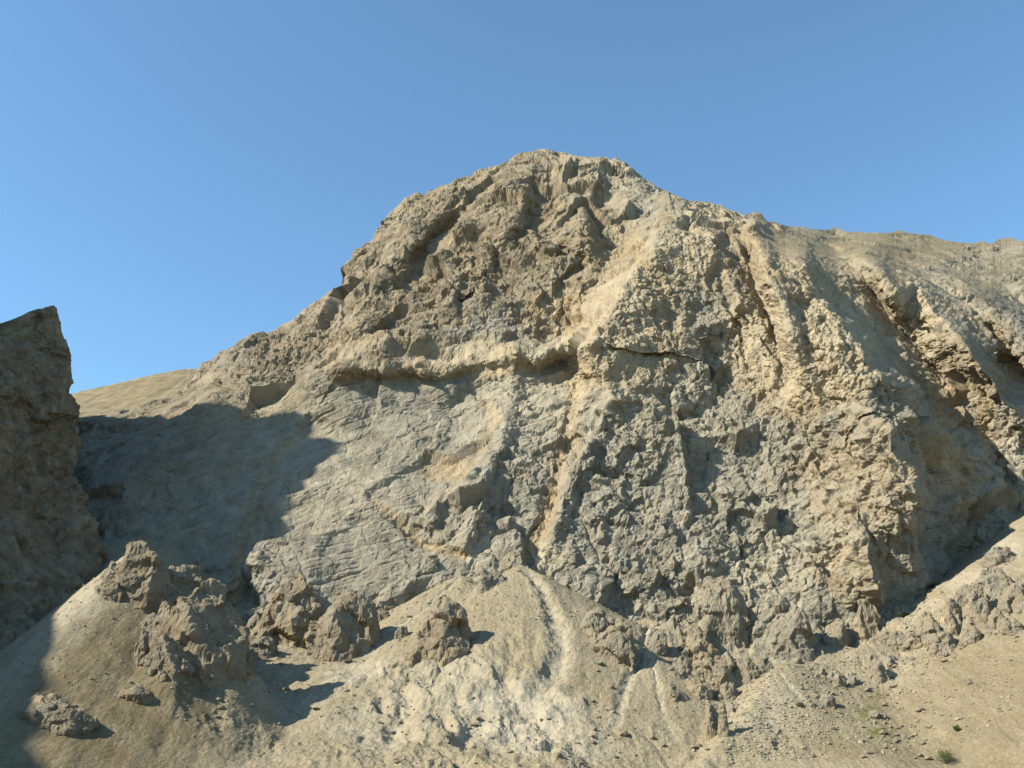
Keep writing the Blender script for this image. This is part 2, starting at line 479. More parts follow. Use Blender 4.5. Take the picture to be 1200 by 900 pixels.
def mountain():
    cols = np.concatenate([np.linspace(-400, -40, 40, endpoint=False), np.linspace(-40, 1240, 1190), np.linspace(1250, 1800, 50)])
    NB = 44
    v = np.concatenate([1 - (1 - np.linspace(0, 1, 620)) ** 1.4, 1 + np.arange(1, NB + 1) / NB])
    ridge = np.interp(cols, RIDGE[:, 0], RIDGE[:, 1])
    ridge = ridge + 2.2 * fbm(np.c_[cols / 17, 0 * cols, 0 * cols + 3], 5, 5, 0.6) - 1.2 * np.abs(fbm(np.c_[cols / 7, 0 * cols, 0 * cols + 9], 3, 9))
    bot = np.full_like(cols, 812.0)
    vv = np.minimum(v, 1)
    PX = np.broadcast_to(cols, (len(v), len(cols))).copy()
    rs = ridge.copy()
    for _ in range(3):
        rs = np.convolve(np.pad(rs, 45, mode='edge'), np.ones(91) / 91, 'valid')
    PY = bot[None] + (rs - bot)[None] * vv[:, None] + (ridge - rs)[None] * sst(0.68, 1.0, vv)[:, None]
    Y = base_depth(PX, PY)
    # wander the drawn lines so that none of them is straight
    q = np.c_[PX.ravel(), PY.ravel(), 0 * PX.ravel()]
    wx = (8 * fbm(q / 55, 4, 31)).reshape(PX.shape); wy = (8 * fbm(q / 55, 4, 61)).reshape(PX.shape)
    wx2 = wx + (4 * fbm(q / 12, 3, 33)).reshape(PX.shape)
    X2, Y2 = PX + wx2, PY + wy
    gullymask = np.zeros_like(Y)
    for line, wl, wr in RIBS:
        L = np.array(line, float)
        d, side, s = seg_dist(X2, Y2, L)
        nodes = np.concatenate([[0], np.cumsum(np.hypot(*(L[1:, :2] - L[:-1, :2]).T))]); nodes /= nodes[-1]
        A = 1.55 * np.interp(s, nodes, L[:, 2])
        wl_, wr_ = wl, wr
        left = side > 0                        # running downhill in the picture, + is the viewer's left
        w = np.where(left, wl_, wr_)
        p = np.clip(1 - d / w, 0, 1)
        prof = np.where(w < 40, sst(0, 1, p), p ** 1.25 * 0.7 + 0.3 * sst(0, 1, p))
        if 40 <= wr <= 100:                    # a cliff just right of the crest, then a long shaded ramp
            prof = np.where(left, prof, 0.5 * sst(0, 1, np.clip(1 - d / 20, 0, 1)) + 0.5 * p ** 1.2)
        Y = Y - A * prof
    for line, w in GULLIES:
        L = np.array(line, float)
        d, side, s = seg_dist(X2, Y2, L)
        nodes = np.concatenate([[0], np.cumsum(np.hypot(*(L[1:, :2] - L[:-1, :2]).T))]); nodes /= nodes[-1]
        g = sst(0, 1, np.clip(1 - d / w, 0, 1))
        Y = Y + np.interp(s, nodes, L[:, 2]) * g
        gullymask = np.maximum(gullymask, g)
    # foot of the upper wall: it hangs over a ledge that collects caves
    foot = np.array([(395, 448), (440, 440), (500, 443), (560, 425), (620, 412), (660, 402), (692, 398)], float)
    fy = np.interp(X2, foot[:, 0], foot[:, 1])
    inx = sst(385, 420, X2) * (1 - sst(680, 705, X2))
    h = fy - Y2                                # above the foot
    gate = sst(-0.1, 0.25, fbm(np.c_[PX.ravel() / 42, 0 * PX.ravel(), 0 * PX.ravel()], 2, 67)).reshape(PX.shape)
    Y = Y - inx * (0.6 + 3.6 * gate) * (sst(-14, 14, h) * (1 - sst(8, 75, h)))
    Y = Y - inx * 7 * sst(495, 520, X2) * np.exp(-((h + 16) / 11.0) ** 2)
    foot2 = np.array([(870, 478), (900, 470), (950, 474)], float)
    # back side
    u, t = bearing(PX, PY)
    P = np.stack([u * Y, Y, t * Y], -1)
    back = np.maximum(v - 1, 0)[:, None] * 230.0
    fwd = np.stack([u * 0.7, np.ones_like(u), np.zeros_like(u)], -1)
    P = P + fwd * back[..., None]
    P[..., 2] -= back * 0.35 + 0.0011 * back ** 2

    # ---------------- region masks
    lump = blobs(PX, PY, [(790, 560, 190, 130, 1.0), (880, 650, 200, 90, 1.0), (1120, 470, 90, 140, .8), (640, 640, 90, 60, .8), (560, 340, 150, 90, .1), (1000, 560, 130, 90, .75), (1150, 640, 80, 60, .9)])
    strat = blobs(PX, PY, [(400, 560, 130, 130, 1.0), (210, 560, 150, 110, 1.0), (480, 500, 130, 70, .9), (600, 480, 80, 60, .7), (430, 650, 120, 60, .9)])
    flute = blobs(PX, PY, [(735, 370, 60, 110, 1.0), (945, 390, 90, 110, 1.0), (810, 300, 50, 60, .8), (900, 300, 40, 60, 1.), (1060, 350, 50, 70, 1.), (1050, 640, 90, 60, .7), (1110, 420, 40, 60, .8)])
    grassy = blobs(PX, PY, [(1060, 288, 160, 22, 1.0), (1180, 330, 70, 35, .8), (950, 280, 60, 12, .7), (220, 465, 90, 22, .8)])
    rough = 1 - 0.3 * grassy

    def stage(P, r):
        n = blur(grid_normals(P), r)
        vw = P / np.linalg.norm(P, axis=-1, keepdims=True)
        return n * (0.25 + 0.75 * sst(0.02, 0.30, -(n * vw).sum(-1)))[..., None]
    flat = lambda A: A.reshape(-1, A.shape[-1]) if A.ndim == 3 else A.ravel()

    # ---------------- large relief
    n0 = stage(P, 14)
    q = flat(P)
    warp = np.stack([fbm(q / 38, 3, 101), fbm(q / 38, 3, 131), fbm(q / 38, 3, 161)], -1)
    qw = q + 8 * warp
    ribz = 1 - 0.55 * blobs(PX, PY, [(960, 370, 170, 110, 1.0), (740, 360, 60, 110, 1.0), (1110, 370, 90, 90, .9), (1060, 600, 70, 90, .6)]).ravel()
    D = 6.5 * fbm(qw / 80, 2, 11)
    D += (0.34 * facets(qw * [1, 1, 0.75], 40, 3, 0.6, 0.2, 0, 0.06)) * (1 - 0.6 * strat.ravel())
    ang = np.radians(np.interp(PX.ravel(), [150, 420, 640, 760, 950, 1250], [52, 45, 22, -12, -32, -38]))
    ang = ang + 0.35 * fbm(q / 90, 2, 17)
    ac = qw[:, 0] * np.cos(ang) + qw[:, 2] * np.sin(ang)
    al = -qw[:, 0] * np.sin(ang) + qw[:, 2] * np.cos(ang)
    rq = np.c_[ac / 34, al / 120, q[:, 1] / 200]
    upper = (1 - sst(430, 560, PY.ravel())) * 0.75 + 0.25
    D = D * ribz + upper * ribz * (4.6 * fbm(rq, 3, 19, 0.45, 2.3, 'r') + 1.5)
    P = P + n0 * (D.reshape(Y.shape) * rough)[..., None]

    # ---------------- middle relief
    def stretch(P):
        a_ = np.linalg.norm(np.gradient(P, axis=1), axis=-1); b_ = np.linalg.norm(np.gradient(P, axis=0), axis=-1)
        return blur(np.maximum(a_, b_)[..., None], 2)[..., 0]
    n1 = stage(P, 6)
    st = np.clip(1.5 / stretch(P), 0.15, 1)
    q = flat(P)
    w2 = np.stack([fbm(q / 11, 3, 201), fbm(q / 11, 3, 231), fbm(q / 11, 3, 261)], -1)
    qm = q + 3.0 * w2
    L, S, FL = lump.ravel(), strat.ravel(), flute.ravel()
    broken = sst(-0.15, 0.25, fbm(q / 48, 3, 7) + 0.25 * L)          # smooth walls next to shattered ones
    broken = 0.4 + 0.6 * broken
    D = 0.34 * facets(qm, 16, 23, 0.6, 0.22, 0.14, 0.07) * (1 - 0.75 * S) * broken
    D += 0.34 * facets(qm * np.array([1, 1, 1.2]), 9.0, 27, 0.65, 0.24, 0.16, 0.06) * (1 - 0.8 * S) * broken
    D += (1.0 * L + 0.1) * fbm(qm / 15, 3, 41, 0.5, 2.1, 'b') * (1 - 0.85 * S) * broken
    D += 1.0 * fbm(qm / 26, 3, 51, 0.5, 2.1, 'r') * (1 - 0.3 * L) * (1 - 0.7 * S)
    # bedding: thin ledges rising to the right
    beds = q[:, 2] - 0.42 * q[:, 0] + 0.18 * q[:, 1] + 5.0 * fbm(q / 65, 2, 71) + 0.35 * fbm(q / 7, 3, 75) + 0.9 * fbm(q / 16, 2, 77)
    for per, am in ((15.0, 2.4), (6.1, 1.1), (2.3, 0.3)):
        k = beds / per
        fr = k - np.floor(k)
        ci = np.floor(k).astype(np.int32).astype(np.uint32)
        ra = hrand(_h(ci, ci * np.uint32(0) + np.uint32(5), ci * np.uint32(0), 9), 1)
        saw = np.where(fr < 0.85, fr / 0.85, (1 - fr) / 0.15) - 0.5
        D -= S * 0.55 * am * np.exp(-((fr - 0.93) / 0.06) ** 2) * sst(-.15, .1, fbm(q / 14, 2, 80))
        D += S * am * saw * (0.1 + 1.3 * ra) * (0.35 + 0.65 * sst(-.2, .25, fbm(q / 22, 2, 79))) + 0.25 * am * (1 - S) * saw * ra
    # flutes down the buttresses
    D = D * (1 - 0.35 * FL)
    qf = qm * np.array([1, 1, 0.22])
    D += FL * 1.9 * fbm(qf / 6.0, 3, 81, 0.5, 2.1, 'r')
    # joints: long thin cracks, steep and dipping
    for kk, (dirn, sp, dep) in enumerate((((0.93, 0.0, 0.36), 31, 1.5), ((0.35, 0.0, 0.94), 37, 0.5), ((0.8, 0.1, -0.6), 43, 1.4))):
        c_ = (qm @ np.array(dirn)) / sp + 0.30 * fbm(q / 45, 3, 83 + kk)
        fr = np.abs(c_ - np.round(c_)) * sp
        on = sst(0.0, 0.3, fbm(q / 38, 2, 87 + kk))
        D -= dep * on * (1 - 0.7 * S) * np.exp(-(fr / 0.75) ** 2)
    P = P + n1 * (D.reshape(Y.shape) * rough * st)[..., None]

    # ---------------- small relief
    n2 = stage(P, 3)
    st = np.clip(0.85 / stretch(P), 0.08, 1) ** 1.5
    q = flat(P)
    qs = q + 1.0 * np.stack([fbm(q / 4, 2, 301), fbm(q / 4, 2, 331), fbm(q / 4, 2, 361)], -1)
    up = 1 - sst(400, 470, PY.ravel())
    D = (0.34 + 0.14 * up) * facets(qs, 4.6, 43, 0.7, 0.24, 0.18, 0.06) * (1 - 0.75 * S)
    D += (0.12 + 0.34 * L) * fbm(qs / 5.5, 3, 91, 0.55, 2.1, 'b') * (1 - 0.85 * S)
    D += (0.26 + 0.1 * up) * facets(qs * np.array([1, 1, 1.6]), 2.2, 53, 0.55, 0.28, 0.15, 0.1) * (1 - 0.7 * S)
    D += 0.12 * fbm(q / 1.7, 2, 95)
    D = D * (0.45 + 0.55 * broken)
    D += grassy.ravel() * sst(0.0, 0.25, fbm(q / 22, 3, 97)) * (0.9 * facets(q, 8, 98, .5, .3, 0, .1) + 1.0) * 1.6
    holes = fbm(qs / 7, 2, 99)
    D -= 1.6 * sst(0.42, 0.58, holes) * (0.3 + 0.7 * L) * (1 - S)
    rr = rough * (1 - 0.45 * grassy)
    P = P + n2 * (D.reshape(Y.shape) * rr * st)[..., None]

    # ---------------- surface kinds
    och = blobs(PX, PY, [(735, 370, 75, 120, .85), (945, 395, 100, 120, .8), (815, 290, 70, 60, .75), (900, 300, 40, 60, .8), (1070, 360, 70, 80, .7),
                         (650, 375, 50, 40, 1.0), (560, 425, 90, 20, .95), (440, 420, 80, 45, .6), (600, 260, 170, 110, .55), (480, 330, 110, 100, .5),
                         (685, 455, 25, 40, 1.0), (1130, 420, 60, 60, .5), (1010, 560, 90, 80, .5), (1000, 660, 60, 50, .55), (1060, 580, 30, 60, .5), (520, 548, 40, 16, .8), (250, 470, 160, 40, .45), (370, 400, 90, 50, .45)])
    och = np.maximum(och, 0.9 * gullymask * (PY > 380))
    pale = blobs(PX, PY, [(620, 480, 90, 50, .6), (400, 560, 100, 80, .35), (880, 690, 70, 40, .7), (940, 640, 70, 40, .4), (640, 655, 30, 20, .9), (770, 480, 70, 60, .3), (1170, 560, 40, 60, .6), (560, 640, 20, 40, .6), (570, 424, 80, 14, .7), (668, 409, 36, 12, .7), (740, 380, 40, 70, .45), (945, 400, 110, 80, .65), (815, 290, 60, 50, .5), (1090, 370, 60, 60, .6), (730, 390, 45, 70, .6),  (400, 580, 90, 60, .5)])
    brown = blobs(PX, PY, [(590, 290, 135, 115, .6), (480, 340, 115, 95, .55), (330, 420, 90, 45, .55), (860, 300, 30, 60, .4), (190, 520, 110, 60, .4), (1150, 400, 60, 60, .3)]) * (1 - blobs(PX, PY, [(655, 375, 45, 32, .9), (560, 428, 90, 20, .9), (440, 430, 60, 20, .8)]))  # browner rock; on the upper wall it also paints in grazing-light dimness
    nrm = grid_normals(P)
    dust = np.clip(sst(0.80, 0.95, blur(nrm, 2)[..., 2]) * 0.6 + grassy * 0.8 * sst(0.45, 0.8, blur(nrm, 2)[..., 2]), 0, 1)
    me = make_mesh('mountain', P, grid_faces(*Y.shape), M_ROCK, {'ochre': och, 'pale': pale, 'dust': dust, 'brown': brown}, smooth=False)
    o = link('mountain', me)
    tag(o, 'tall ochre and grey limestone mountain with a blunt summit', 'mountain', kind='structure')


mountain()


# =====================================================================================
#  SCREE APRON: one height field
# =====================================================================================
BY = np.array([0, 100, 200, 250, 285, 310, 335, 365, 400, 430, 470, 520], float)
BZ = np.array([-26, -26, -26, -19, -9.5, -1.0, 8.5, 22.5, 38, 52, 62, 66], float)
APEX_A = W(612, 662, 424); APEX_A2 = W(540, 676, 428)
APEX_B = W(755, 762, 373) + np.array([0, 0, 2.0])
KNOLL = W(158, 650, 372)
CRESTS = [   # crest line, slope on the near side, slope on the far side
    ([W(1800, 330, 470), W(1330, 520, 440), W(1200, 620, 412), W(1140, 668, 402), W(1090, 712, 394), W(1030, 750, 376), W(965, 778, 360), W(920, 782, 352)], 0.62, 0.62),
    ([W(750, 767, 373), W(722, 782, 362), W(690, 802, 349), W(683, 838, 331)], 0.62, 0.62),
    ([W(920, 780, 352), W(872, 836, 326), W(826, 890, 303), W(796, 930, 286)], 0.60, 0.60),
]


def H0(x, y):
    q = np.c_[np.ravel(x), np.ravel(y), np.zeros(np.size(x))]
    wob = fbm(q / 45, 3, 401).reshape(np.shape(x))
    z = np.interp(y, BY, BZ) + 5 * wob * sst(220, 330, y)
    z = z - 9.0 * np.exp(-((x - 45) / 26) ** 2 - ((y - 326) / 32) ** 2)
    xx = x + 3.0 * wob; yy = y + 3.5 * fbm(q / 30, 3, 431).reshape(np.shape(x))

    def cone(A, k, sx, top=6.0, sl=None):
        d = np.sqrt(((xx - A[0]) * np.where(xx < A[0], sl or sx, sx)) ** 2 + np.where(yy < A[1], yy - A[1], (yy - A[1]) * 1.2) ** 2)
        d = np.sqrt(d * d + top * top) - top
        return A[2] - k * d
    z = smax(z, cone(APEX_A, 0.665, 0.82, 1.2), 1.5)
    z = smax(z, cone(APEX_A2, 0.665, 0.85, 3), 1.5)
    z = smax(z, cone(APEX_B, 0.64, 1.1, 0.4), 0.8)
    z = smax(z, cone(KNOLL, 0.745, 1.35, 6, 1.75), 4.0)
    # shoulder of the knoll, right of its top
    z = smax(z, cone(W(225, 730, 345), 0.8, 1.3, 8), 4.0)
    # chute between crag and knoll
    ramp = 3 + (y - 300) * 0.50 - 0.55 * np.maximum(0, x + 168) - 0.1 * np.maximum(0, -168 - x)
    z = smax(z, np.where(y > 200, ramp, -60), 4.0)
    for pts, kn, kf in CRESTS:
        L = np.array(pts)
        best = np.full(np.shape(z), -1e3)
        for (ax, ay, az_), (bx, by, bz) in zip(L[:-1], L[1:]):
            ex, ey = bx - ax, by - ay
            t = np.clip(((xx - ax) * ex + (yy - ay) * ey) / (ex * ex + ey * ey), 0, 1)
            d = np.hypot(xx - ax - t * ex, yy - ay - t * ey)
            best = np.maximum(best, az_ + t * (bz - az_) - kn * (np.sqrt(d * d + 4) - 2))
        z = smax(z, best, 3.0)
    return z


def caster(Hf):
    ys = np.arange(200, 520, 0.5)

    def hit(px, py):
        u, t = bearing(px, py)
        f = t * ys - Hf(u * ys, ys)
        k = np.argmax(f < 0)
        if f[k] >= 0:
            k = len(ys) - 1
        y = ys[k]
        if k > 0 and f[k] < 0:
            y = ys[k - 1] + 0.5 * f[k - 1] / (f[k - 1] - f[k])
        return np.array([u * y, y, t * y])
    return hit


hit0 = caster(H0)
def trace(*pts):
    return np.array([np.r_[hit0(p[0], p[1])[:2], p[2:]] for p in pts])

CHANNELS = [  # traced gullies: (px, py), depth m, half-width m
    (trace((612, 664), (634, 685), (645, 712), (654, 740), (657, 765), (645, 795), (625, 820), (608, 845), (592, 880)), 2.0, 4.2),
    (trace((760, 730), (750, 765), (740, 790), (728, 820), (722, 850), (712, 880)), 1.1, 1.6),
    (trace((762, 760), (768, 800), (778, 840), (790, 868)), 0.6, 1.1),
    (trace((912, 790), (925, 805), (940, 822)), 0.5, 1.6),
    (trace((470, 800), (478, 830), (462, 860), (440, 890)), 2.2, 5.0),
    (trace((585, 790), (600, 815), (612, 835)), 2.2, 4.0),
    (trace((530, 880), (560, 850)), 3.0, 4.0),
    (trace((540, 676), (500, 712), (450, 745), (415, 790)), 0.8, 2.2),
    (trace((240, 735), (245, 780), (232, 830), (200, 850)), 2.5, 7.0),
]
def Z(px, py):
    p = hit0(px, py); return p[0], p[1]
def zone(lst):
    return [(*Z(a, b), rx, ry, s) for a, b, rx, ry, s in lst]
ROCKY = zone([(850, 745, 22, 20, 1.0), (805, 750, 15, 16, 1.), (880, 705, 26, 14, 1.), (860, 795, 11, 9, .9), (1000, 745, 24, 14, .85), (1060, 745, 12, 9, .5), (1110, 735, 14, 8, .9), (1150, 705, 13, 9, .9),
               (1190, 690, 16, 8, .8), (1040, 780, 9, 7, .6), (155, 680, 13, 13, 1.0), (215, 720, 12, 18, .9), (195, 700, 9, 10, .9), (320, 745, 18, 12, .8), (380, 750, 16, 9, .7), (720, 755, 8, 10, .9), (200, 760, 9, 10, .7), (280, 760, 12, 10, .4), (985, 795, 7, 5, .5), (845, 835, 6, 6, .6), (820, 800, 10, 8, .6), (60, 830, 9, 5, .7)])
BAD = zone([(520, 800, 26, 24, 1.0), (560, 850, 34, 20, 1.0), (600, 895, 60, 16, .9), (420, 885, 40, 14, .8), (300, 880, 30, 14, .6), (800, 890, 40, 10, .4), (430, 790, 16, 11, .8), (650, 850, 24, 16, .9), (610, 780, 16, 20, .6), (470, 850, 30, 18, .8), (330, 820, 20, 14, .5), (740, 870, 22, 10, .5)])
PALEZ = zone([(600, 840, 24, 20, 1.0), (520, 800, 22, 18, .6), (420, 790, 14, 11, .8), (640, 870, 22, 12, .7), (760, 745, 4, 12, .9), (470, 850, 26, 16, .5), (880, 830, 16, 16, .45), (905, 770, 5, 8, .7), (100, 700, 10, 30, .8), (60, 760, 9, 20, .7), (1130, 680, 8, 14, .6), (1170, 640, 8, 14, .7), (870, 690, 14, 8, .6), (780, 710, 10, 8, .5), (330, 760, 12, 8, .4), (330, 830, 20, 12, .4), (1080, 715, 8, 7, .5)])
OLIVE = zone([(1120, 840, 46, 34, .5), (1180, 760, 30, 26, .42), (150, 810, 34, 40, 1.0), (190, 760, 22, 26, .9), (1000, 870, 20, 14, .5), (60, 880, 30, 12, .6)])


def terrain_detail(x, y, z):
    sh_ = np.shape(x)
    q = np.c_[np.ravel(x), np.ravel(y), np.ravel(z)]
    x1 = x + (2.5 * fbm(q / 9, 3, 501)).reshape(sh_); y1 = y + (2.5 * fbm(q / 9, 3, 531)).reshape(sh_)
    rocky = blobs(x1, y1, ROCKY); bad = blobs(x1, y1, BAD)
    pale = blobs(x1, y1, PALEZ); olive = blobs(x1, y1, OLIVE)
    rocky = rocky * (0.25 + 0.75 * sst(-0.3, 0.05, fbm(q / 8, 3, 551).reshape(sh_) + 0.08))
    x2 = x + (2.6 * fbm(q / 6, 4, 561, 0.6)).reshape(sh_)
    for L, dep, hw in CHANNELS:
        d, side, s = seg_dist(x2, y1 * 0.5 + y * 0.5, L)
        fade = sst(0.0, 0.06, s) * (1 - 0.6 * sst(0.6, 1.0, s))
        wide = hw * (0.7 + 0.9 * s) * (1 + 0.5 * fbm(q / 6, 3, 567).reshape(sh_))
        z = z - dep * fade * (1 - sst(0.1, 1.0, d / wide))
        z = z + 0.14 * dep * fade * np.exp(-((d / wide - 1.25) / 0.3) ** 2)     # levees
        pale = np.maximum(pale, 0.85 * fade * (1 - sst(0.2, 1.5, d / wide)) * (0.35 + 0.65 * sst(-.25, .2, fbm(q / 3.5, 3, 569).reshape(sh_))))
        rocky = rocky * sst(0.4, 1.2, d / wide)
    # rills on the silt
    r = np.c_[np.ravel(x + 0.32 * (y - 330)) / 9.0, np.ravel(y) / 34, np.ravel(0 * x)]
    r = r + 0.35 * np.c_[fbm(q / 12, 2, 571), fbm(q / 12, 2, 577), 0 * q[:, 0]]
    rill = fbm(r, 4, 581, 0.5, 2.05, 'r').reshape(sh_)
    z = z + bad * (0.25 + 0.9 * sst(-.2, .25, fbm(q / 18, 3, 585)).reshape(sh_)) * (3.0 * rill - 0.8) + 0.55 * (1 - rocky) * fbm(np.c_[q[:, 0] / 5, q[:, 1] / 24, 0 * q[:, 0]], 4, 590, 0.6).reshape(sh_)
    blk = (0.5 * facets(q * [1, 1, 0.4], 9, 601, 0.5, 0.5)).reshape(sh_)
    z = z + bad * sst(0.35, 0.7, fbm(q / 20, 2, 607).reshape(sh_) + 0.4) * 0.8 * blk
    # bare rock
    big = fbm(q / 11, 4, 611, 0.55, 2.1, 'b').reshape(sh_)
    fz = facets(q, 6.5, 621, 0.6, 0.5, 0.1).reshape(sh_)
    fs = facets(q, 2.6, 631, 0.6, 0.5).reshape(sh_)
    z = z + rocky * (3.6 * big + 0.9 * fz + 0.8 * fs + 1.3)
    # loose ground
    q3 = fbm(q / 2.2, 3, 641, 0.6).reshape(sh_)
    z = z + ((0.30 + 0.35 * bad) * q3 + 0.13 * perlin(q / 0.95, 655).reshape(sh_)) * sst(190, 250, y) + 0.9 * fbm(q / 14, 3, 651).reshape(sh_) * sst(230, 300, y)
    return z, rocky, pale, olive


TX0, TX1, TY0, TY1, TS = -300.0, 400.0, 120.0, 500.0, 0.58
tx = np.arange(TX0, TX1, TS); ty = np.arange(TY0, TY1, TS)
GX, GY = np.meshgrid(tx, ty)
GZ0 = H0(GX, GY)
GZ, g_rocky, g_pale, g_olive = terrain_detail(GX, GY, GZ0)
edge = np.minimum(np.minimum(GX - TX0, TX1 - GX), GY - TY0)
GZ = GZ - 6 * (1 - sst(0, 25, edge))
me = make_mesh('terrain', np.stack([GX, GY, GZ], -1), grid_faces(*GX.shape), M_SCREE, {'rocky': g_rocky, 'pale': g_pale, 'olive': g_olive}, smooth=False)
tag(link('terrain', me), 'pale scree cones and gullied slopes at the mountain foot', 'terrain', kind='structure')


def HF(x, y):
    i = np.clip((np.asarray(y) - TY0) / TS, 0, len(ty) - 2.001); j = np.clip((np.asarray(x) - TX0) / TS, 0, len(tx) - 2.001)
    i0 = i.astype(int); j0 = j.astype(int); a = i - i0; b = j - j0
    return (GZ[i0, j0] * (1 - a) * (1 - b) + GZ[i0 + 1, j0] * a * (1 - b) + GZ[i0, j0 + 1] * (1 - a) * b + GZ[i0 + 1, j0 + 1] * a * b)


hit = caster(HF)

# =====================================================================================
#  CRAG AND VALLEY SIDE ON THE LEFT (its unseen peak throws the shadow over the mountain)
# =====================================================================================
def rocky_hill():
    # stations: foot x, y, z; top x, y, z
    ST = np.array([
        (-140, -60, -30, -330, -60, 40), (-138, 60, -30, -320, 60, 40), (-142, 200, -30, -300, 200, 45), (-150, 290, -8, -268, 300, 85), (-156, 330, 12, -262, 350, 128),
        (-166, 380, 34, -260, 400, 182), (-174, 418, 54, -256, 436, 184), (-181, 444, 66, -241, 452, 197), (-185, 455, 70, -233, 457, 209),
        (-192, 470, 70, -240, 463, 197), (-215, 492, 60, -256, 472, 186), (-290, 540, 60, -300, 500, 200), (-420, 590, 60, -420, 560, 230), (-600, 640, 60, -560, 620, 240)], float)
    # crest of the valley side, where the shadow's edge comes from
    edge_pts = [(100, 488, 600), (210, 497, 566), (330, 488, 545), (363, 497, 535), (360, 512, 528), (405, 520, 516), (395, 540, 508), (377, 567, 498), (333, 597, 483), (314, 625, 470), (270, 650, 460), (128, 665, 400), (100, 730, 340), (62, 790, 310), (22, 850, 280)]
    XC = -400.0
    cy, cz = [], []
    for px, py, y in edge_pts:
        p = W(px, py, y)
        s = (XC - p[0]) / SUN[0]
        c = p + SUN * s
        cy.append(c[1]); cz.append(c[2])
    cy += [-60, 120, 640]; cz += [120, 205, 300]
    o = np.argsort(cy); cy = np.array(cy)[o]; cz = np.array(cz)[o]
    yy_ = np.arange(-60, 640, 3.0); cz = np.interp(yy_, cy, cz) + 15 * fbm(np.c_[yy_ / 24, 0 * yy_, 0 * yy_], 3, 751); cy = yy_
    acc = np.concatenate([[0], np.cumsum(np.hypot(*(ST[1:, :2] - ST[:-1, :2]).T) + np.hypot(*(ST[1:, 3:5] - ST[:-1, 3:5]).T))])
    # more columns where it can be seen
    s = np.concatenate([np.linspace(acc[0], acc[3], 60, endpoint=False), np.linspace(acc[3], acc[11], 520, endpoint=False), np.linspace(acc[11], acc[-1], 40)])
    S = np.stack([np.interp(s, acc, ST[:, k]) for k in range(6)], -1)
    h = np.linspace(0, 1, 330)
    hp = np.interp(h, [0, .1, .32, .42, .78, 1], [0, .06, .43, .51, .66, 1])
    F_, T_ = S[:, :3], S[:, 3:]
    P = np.empty((len(h), len(s), 3))
    P[..., :2] = F_[None, :, :2] + (T_ - F_)[None, :, :2] * hp[:, None, None]
    P[..., 2] = F_[None, :, 2] + (T_ - F_)[None, :, 2] * h[:, None]
    # inland: up to the crest, then down the far side
    nb = 70
    cap = np.empty((nb, len(s), 3))
    for k in range(nb):
        f = (k + 1) / nb
        if f <= 0.6:
            g = f / 0.6
            tx_ = T_[:, 0] + (np.minimum(XC, T_[:, 0] - 10) - T_[:, 0]) * g
            zc = np.interp(T_[:, 1], cy, cz)
            gg = sst(0.25, 1.0, g)
            tz = T_[:, 2] * (1 - gg) + zc * gg - 10 * g * (1 - g) - 9 * math.exp(-((g - 0.2) / 0.11) ** 2)
        else:
            g = (f - 0.6) / 0.4
            tx_ = np.minimum(XC, T_[:, 0] - 10) - 160 * g
            tz = np.interp(T_[:, 1], cy, cz) - 120 * g
        cap[k] = np.stack([tx_, T_[:, 1], tz], -1)
    P = np.concatenate([P, cap])
    flat = lambda A: A.reshape(-1, 3)
    amp = np.ones(P.shape[:2]); amp[len(h):] = np.linspace(0.9, 0.3, nb)[:, None]
    sgn = -1.0                                   # columns run away from the viewer: flip to face the valley
    for r, fn in ((10, lambda q: 3.0 * fbm(q / 55, 2, 701) + 0.22 * facets(q, 30, 703, 0.5, 0.25)),
                  (5, lambda q: 0.45 * facets(q + 4 * np.c_[fbm(q / 11, 2, 711), fbm(q / 11, 2, 712), fbm(q / 11, 2, 713)], 13, 717, 0.5, 0.25, .15) + 2.4 * fbm(q * [1, 1, .5] / 16, 4, 719, .55, 2.1, 'r')),
                  (2, lambda q: 0.4 * facets(q, 4.5, 723, 0.5, 0.25, .15) + 0.5 * fbm(q / 5, 3, 727, .6, 2.1, 'b') + 0.25 * facets(q, 1.9, 729, .5, .3))):
        n = blur(grid_normals(P), r) * sgn
        P = P + n * (fn(flat(P)).reshape(amp.shape) * amp)[..., None]
    faces = grid_faces(*P.shape[:2])[:, ::-1]
    q = flat(P)
    och = np.clip(0.45 + 0.5 * fbm(q / 30, 3, 741), 0, 1)
    dust = np.zeros(len(q))
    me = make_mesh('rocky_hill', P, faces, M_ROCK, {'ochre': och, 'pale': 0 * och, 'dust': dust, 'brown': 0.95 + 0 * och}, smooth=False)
    tag(link('rocky_hill', me), 'dark shaded crag at the left edge with a sharp upright corner', 'crag', kind='structure')


rocky_hill()


